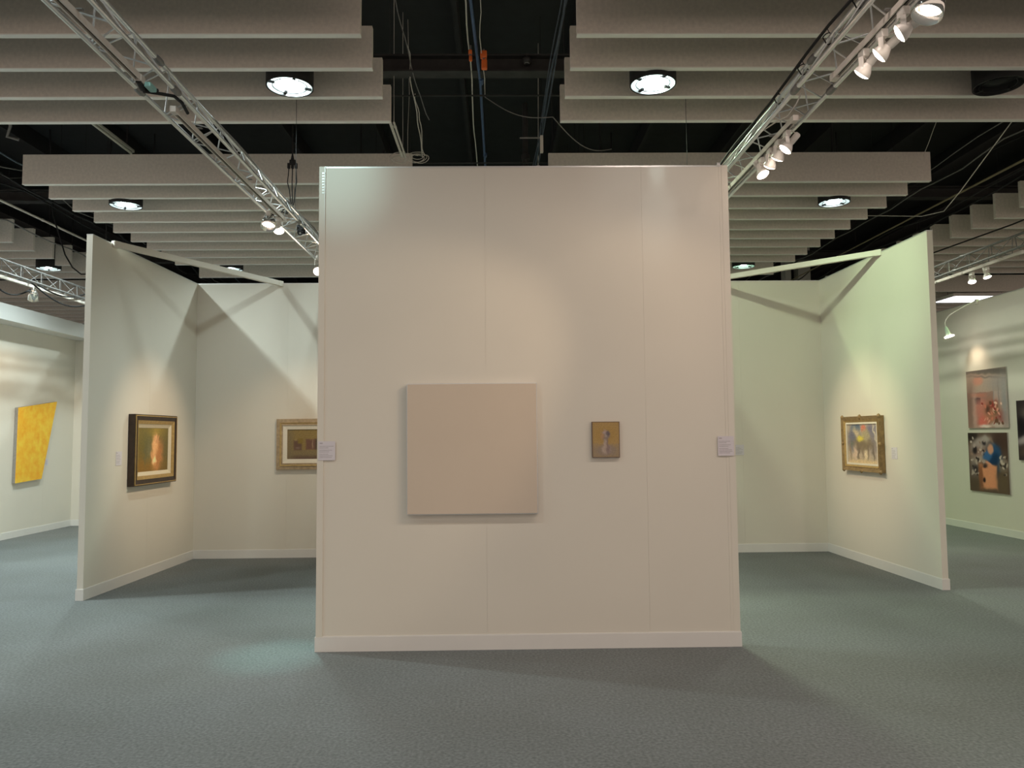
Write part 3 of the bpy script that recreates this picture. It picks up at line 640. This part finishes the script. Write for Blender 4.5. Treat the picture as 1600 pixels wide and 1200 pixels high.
# still life on the back wall
e = empty('framed_painting', (-2.565, 10.2885, 1.491), 0, label='wide gilt framed brown still life, half hidden by the front partition', cat='painting')
W_, H_ = .80, .67
MB().frame(W_, H_, .085, 0, -.045, -.012).build('outer_moulding', mat('washed_oak', (.42, .31, .19), .55, 0, 22, .22, .3, bscale=50), e)
MB().frame(W_-.10, H_-.10, .02, -.002, -.062, .01).build('gilt_bead', GILT, e)
MB().frame(W_-.135, H_-.135, .072, -.002, -.050, .012).build('liner', PALEW, e)
MB().box((-.30, -.018, -.24), (.30, -.002, .24)).build('backing', OAK, e)
base = lambda u, v: (128, 108, 62) if v > .30 else (118, 102, 70)
painted('picture', W_-.27, H_-.27, -.024, blobs(base, [
    (.5, .03, .6, .08, (88, 68, 56), -.3, 0), (.06, .5, .08, .6, (112, 98, 70), .4, 0), (.27, .47, .10, .17, (92, 68, 54), -.08, 0), (.33, .60, .06, .08, (118, 98, 40), -.1, 0), (.22, .64, .03, .03, (142, 122, 80), .3, 0), (.27, .38, .05, .03, (116, 96, 84), .3, 0),
    (.60, .49, .13, .17, (100, 70, 56), -.06, 0), (.64, .50, .012, .12, (142, 120, 96), -.2, 0), (.80, .49, .10, .17, (78, 64, 46), -.06, 0), (.80, .50, .015, .14, (140, 128, 96), -.2, 0), (.93, .48, .05, .16, (72, 52, 44), -.1, 0),
    ]), e, 80, warp=.012, seed=5, gain=1.35)
# ornate framed horses-like painting on the right wall (plain stand-in)
yy = 9.205
e = empty('framed_painting', (on(RF, RC, yy)-.001, yy, 1.445), AR, label='ornate gilt framed pale blue and grey painting on the right booth wall', cat='painting')
W_, H_ = .93, .66
m = MB().frame(W_, H_, .058, 0, -.07, .022)
m.build('outer_moulding', OAK, e)
m = MB()
for (x, z) in [(sx*W_/2, sz*H_/2) for sx in (-1, 1) for sz in (-1, 1)]+[(0, H_/2), (0, -H_/2), (-W_/2, 0), (W_/2, 0)]:
    M4 = Matrix.Translation((x*.975, -.055, z*.975))
    m.lathe([(0, -.02), (.022, -.012), (.032, 0), (.022, .012), (0, .022)], M4@Matrix.Rotation(PI/2, 4, 'X'), 14)
m.build('corner_ornament', OAK, e)
MB().frame(W_-.10, H_-.10, .026, -.002, -.060, .02).build('inner_moulding', GILT, e)
MB().frame(W_-.145, H_-.145, .022, -.002, -.044, .0).build('slip', PALEW, e)
MB().box((-.39, -.02, -.25), (.39, -.002, .25)).build('backing', OAK, e)
painted('picture', W_-.18, H_-.18, -.030, blobs((168, 152, 132), [
    (.22, .62, .22, .32, (98, 98, 112), .15, 0), (.78, .78, .16, .22, (96, 94, 116), .2, 0), (.30, .92, .14, .08, (78, 92, 112), .2, 0), (.85, .55, .1, .3, (120, 112, 116), .3, 0),
    (.50, .48, .32, .16, (112, 98, 78), .15, 0), (.55, .86, .07, .09, (190, 98, 80), .15, 0), (.62, .72, .13, .16, (152, 140, 112), .15, .3), (.42, .63, .11, .07, (196, 180, 70), .2, 0), (.30, .78, .07, .14, (176, 160, 132), .2, .5),
    (.36, .24, .035, .26, (104, 90, 76), .2, 0), (.50, .28, .04, .14, (124, 108, 92), .2, .2), (.68, .26, .035, .22, (106, 92, 78), .2, -.15), (.84, .26, .03, .22, (104, 92, 80), .2, .1), (.10, .28, .025, .26, (130, 112, 92), .25, .1),
    (.60, .2, .06, .1, (204, 186, 156), .3, 0), (.25, .28, .05, .14, (196, 170, 150), .3, 0), (.5, .03, .6, .06, (190, 168, 130), .3, 0), (.15, .5, .05, .06, (96, 104, 90), .3, 0), (.88, .8, .02, .3, (190, 180, 160), .3, .3),
    ]), e, 90, warp=.05, seed=14, gain=1.45)
# yellow shaped canvas on the far left wall
e = empty('shaped_canvas', (-7.899, 12.6, .88), PI/2, label='yellow slanted four-sided canvas on the far left wall', cat='canvas')
def slab(name, pts, y0, y1, m_, parent):
    n = len(pts); b = MB(); b.add([(x, y0, z) for x, z in pts]+[(x, y1, z) for x, z in pts], [tuple(range(n)), tuple(range(n, 2*n))[::-1]]+[(i, (i+1) % n, n+(i+1) % n, n+i) for i in range(n)]); return b.build(name, m_, parent)
YEL = mat('mottled_yellow_paint', (.95, .42, .006), .5, 0, 9, .1, .1, col2=(1.0, .66, .05), detail=8, bscale=60)
slab('painted_face', [(0, 0), (.71, .035), (1.10, 1.37), (.02, 1.225)], -.062, -.056, YEL, e)
slab('stretcher_side', [(0, 0), (.71, .035), (1.10, 1.37), (.02, 1.225)], -.056, -.002, mat('grey_canvas_side', (.30, .28, .26), .8, 0, 30, .1), e)
# photographs on the far right wall: local x runs towards the camera
def flecks(n, seed, box, cols, r0=.012, r1=.04):
    q = random.Random(seed); u0_, u1_, v0_, v1_ = box
    return [(q.uniform(u0_, u1_), q.uniform(v0_, v1_), q.uniform(r0, r1), q.uniform(r0, r1)*.8, q.choice(cols), .12, q.uniform(0, 3)) for _ in range(n)]
def photo(yc, zc, w_, h_, fn, lab, seed, nx=170, gain=1.):
    e = empty('photograph', (7.618, yc, zc), -PI/2, label=lab, cat='photograph', group='photographs on the far right wall')
    MB().bbox((-w_/2, -.016, -h_/2), (w_/2, -.001, h_/2), .002).build('mount_board', mat('white_board', (.6, .58, .55), .5, 0, 20, .02), e)
    painted('print', w_, h_, -.0205, fn, e, nx, rough=.35, bump=.0, warp=.022, seed=seed, gain=1.3, grain=.02); return e
def b1(u, v): return (168, 148, 134) if v > .62 else (178, 158, 150) if u > .68 else (150, 118, 108)
photo(11.86, 2.09, .985, .915, blobs(b1, [
    (.5, .97, .6, .05, (106, 100, 96), -.2, -.08), (.3, .82, .13, .09, (190, 134, 116), .12, 0), (.6, .86, .5, .015, (120, 110, 106), .3, -.1), (.85, .75, .3, .12, (150, 140, 136), .3, 0), (.1, .5, .1, .3, (128, 100, 92), .4, 0), (.3, .57, .17, .03, (176, 120, 104), -.2, 0),
    (.27, .46, .075, .055, (58, 52, 58), -.05, 0), (.2, .25, .06, .3, (190, 160, 150), .3, 0), (.38, .30, .17, .2, (196, 124, 112), .2, 0), (.40, .10, .13, .10, (214, 110, 100), .2, 0), (.64, .26, .19, .18, (176, 118, 92), .25, 0), (.66, .39, .1, .06, (152, 60, 56), .25, .3),
    (.52, .32, .05, .06, (94, 66, 56), .3, 0), (.72, .30, .06, .07, (110, 96, 66), .3, 0), (.84, .18, .10, .10, (150, 90, 84), .3, -.4), (.75, .06, .14, .05, (196, 180, 172), .2, 0), (.45, .03, .15, .03, (226, 208, 200), .2, 0), (.80, .55, .012, .2, (140, 128, 124), .3, 0), (.68, .6, .012, .2, (150, 138, 134), .3, 0), (.93, .45, .06, .3, (150, 148, 148), .4, 0),
    ]+flecks(34, 5, (.36, .88, .04, .42), [(198, 120, 100), (150, 64, 56), (214, 150, 132), (110, 76, 60), (226, 190, 170)], .012, .045)), 'pink toned photograph with tangled shapes, upper of the pair on the far right wall', 21)
photo(11.90, 1.095, .965, .925, blobs((92, 72, 62), [
    (.12, .93, .16, .08, (44, 36, 34), .2, 0), (.8, .85, .25, .18, (74, 54, 48), .3, 0), (.30, .80, .26, .12, (166, 150, 148), .2, .35), (.48, .90, .10, .05, (170, 156, 152), .2, -.2), (.70, .74, .2, .035, (150, 120, 104), .2, -.95), (.30, .62, .22, .12, (150, 116, 108), .25, 0),
    (.17, .70, .06, .06, (36, 30, 34), .2, 0), (.42, .82, .05, .035, (50, 42, 46), .2, 0), (.14, .50, .10, .1, (140, 124, 118), .3, 0), (.15, .35, .14, .12, (112, 98, 96), .3, 0), (.16, .38, .06, .05, (50, 42, 46), .3, 0), (.30, .55, .12, .06, (172, 150, 140), .3, .3),
    (.66, .62, .18, .20, (44, 78, 118), .1, 0), (.70, .50, .16, .16, (26, 54, 88), .15, 0), (.50, .62, .12, .08, (60, 100, 150), .15, .3), (.58, .72, .075, .085, (204, 146, 122), .1, 0), (.70, .36, .05, .12, (32, 42, 60), .2, 0), (.52, .48, .12, .03, (212, 146, 124), .15, -.4), (.56, .42, .10, .03, (206, 138, 118), .15, -.3),
    (.50, .26, .22, .20, (216, 142, 108), -.05, 0), (.30, .24, .05, .20, (136, 84, 60), -.15, 0), (.38, .20, .03, .05, (40, 30, 34), .15, 0), (.42, .44, .05, .03, (54, 44, 48), .2, 0), (.88, .46, .10, .10, (158, 140, 130), .25, 0), (.90, .44, .04, .03, (40, 34, 36), .3, 0), (.86, .20, .12, .18, (98, 80, 62), .3, 0), (.12, .10, .14, .1, (84, 68, 56), .3, 0),
    ]+flecks(26, 8, (.04, .45, .5, .92), [(196, 178, 170), (170, 150, 146), (54, 44, 46), (150, 120, 108)])+flecks(16, 9, (.8, .97, .3, .62), [(190, 172, 160), (60, 48, 46)])+flecks(12, 10, (.03, .26, .25, .5), [(170, 152, 144), (60, 50, 48)])), 'dark photograph with blue and orange patches, lower of the pair on the far right wall', 33)
photo(10.70, 1.59, .95, .87, blobs((52, 44, 46), [(.1, .6, .08, .2, (24, 20, 26), .3, 0), (.3, .8, .2, .1, (110, 100, 92), .3, 0), (.3, .38, .4, .07, (170, 158, 160), .2, .25), (.4, .2, .3, .1, (120, 92, 76), .3, .2), (.7, .6, .2, .3, (90, 84, 80), .4, 0)]),
      'nearly black photograph cut by the right edge of the photo', 41, 60)

# caption cards
def card(x, y, z, rz, w_, h_, lab, lines=7):
    e = empty('caption_card', (x, y, z), rz, label=lab, cat='caption card', group='caption cards on the walls')
    MB().box((-w_/2, -.0035, -h_/2), (w_/2, -.0005, h_/2)).build('card', CARD, e)
    m = MB(); random.seed(int(w_*9999)+lines)
    m.box((-w_*.42, -.0042, h_*.36), (-w_*.24, -.0035, h_*.43))
    zz = h_*.24
    for i in range(lines):
        ln = random.uniform(.45, .86); m.box((-w_*.43, -.0042, zz-.0022), (-w_*.43+w_*ln, -.0035, zz+.0022)); zz -= h_*.68/lines*(1.25 if i in (1, 3) else .9)
    m.build('print', INK, e); return e
card(-1.302, 5.8025, 1.479, 0, .126, .142, 'lilac caption card at the left end of the front partition')
card(1.706, 5.7985, 1.488, 0, .122, .148, 'lilac caption card at the right end of the front partition', 8)
card(3.20, 10.3035, 1.36, 0, .15, .138, 'small grey caption card on the back wall beside the partition edge')
card(on(LF, LC, 8.345), 8.345, 1.372, AL, .12, .15, 'pale caption card left of the dark framed painting')
card(on(RF, RC, 8.54), 8.54, 1.345, AR, .12, .13, 'pale caption card right of the ornate framed painting')
card(-7.899, 13.52, 1.19, PI/2, .13, .11, 'white caption card beside the yellow canvas', 4)
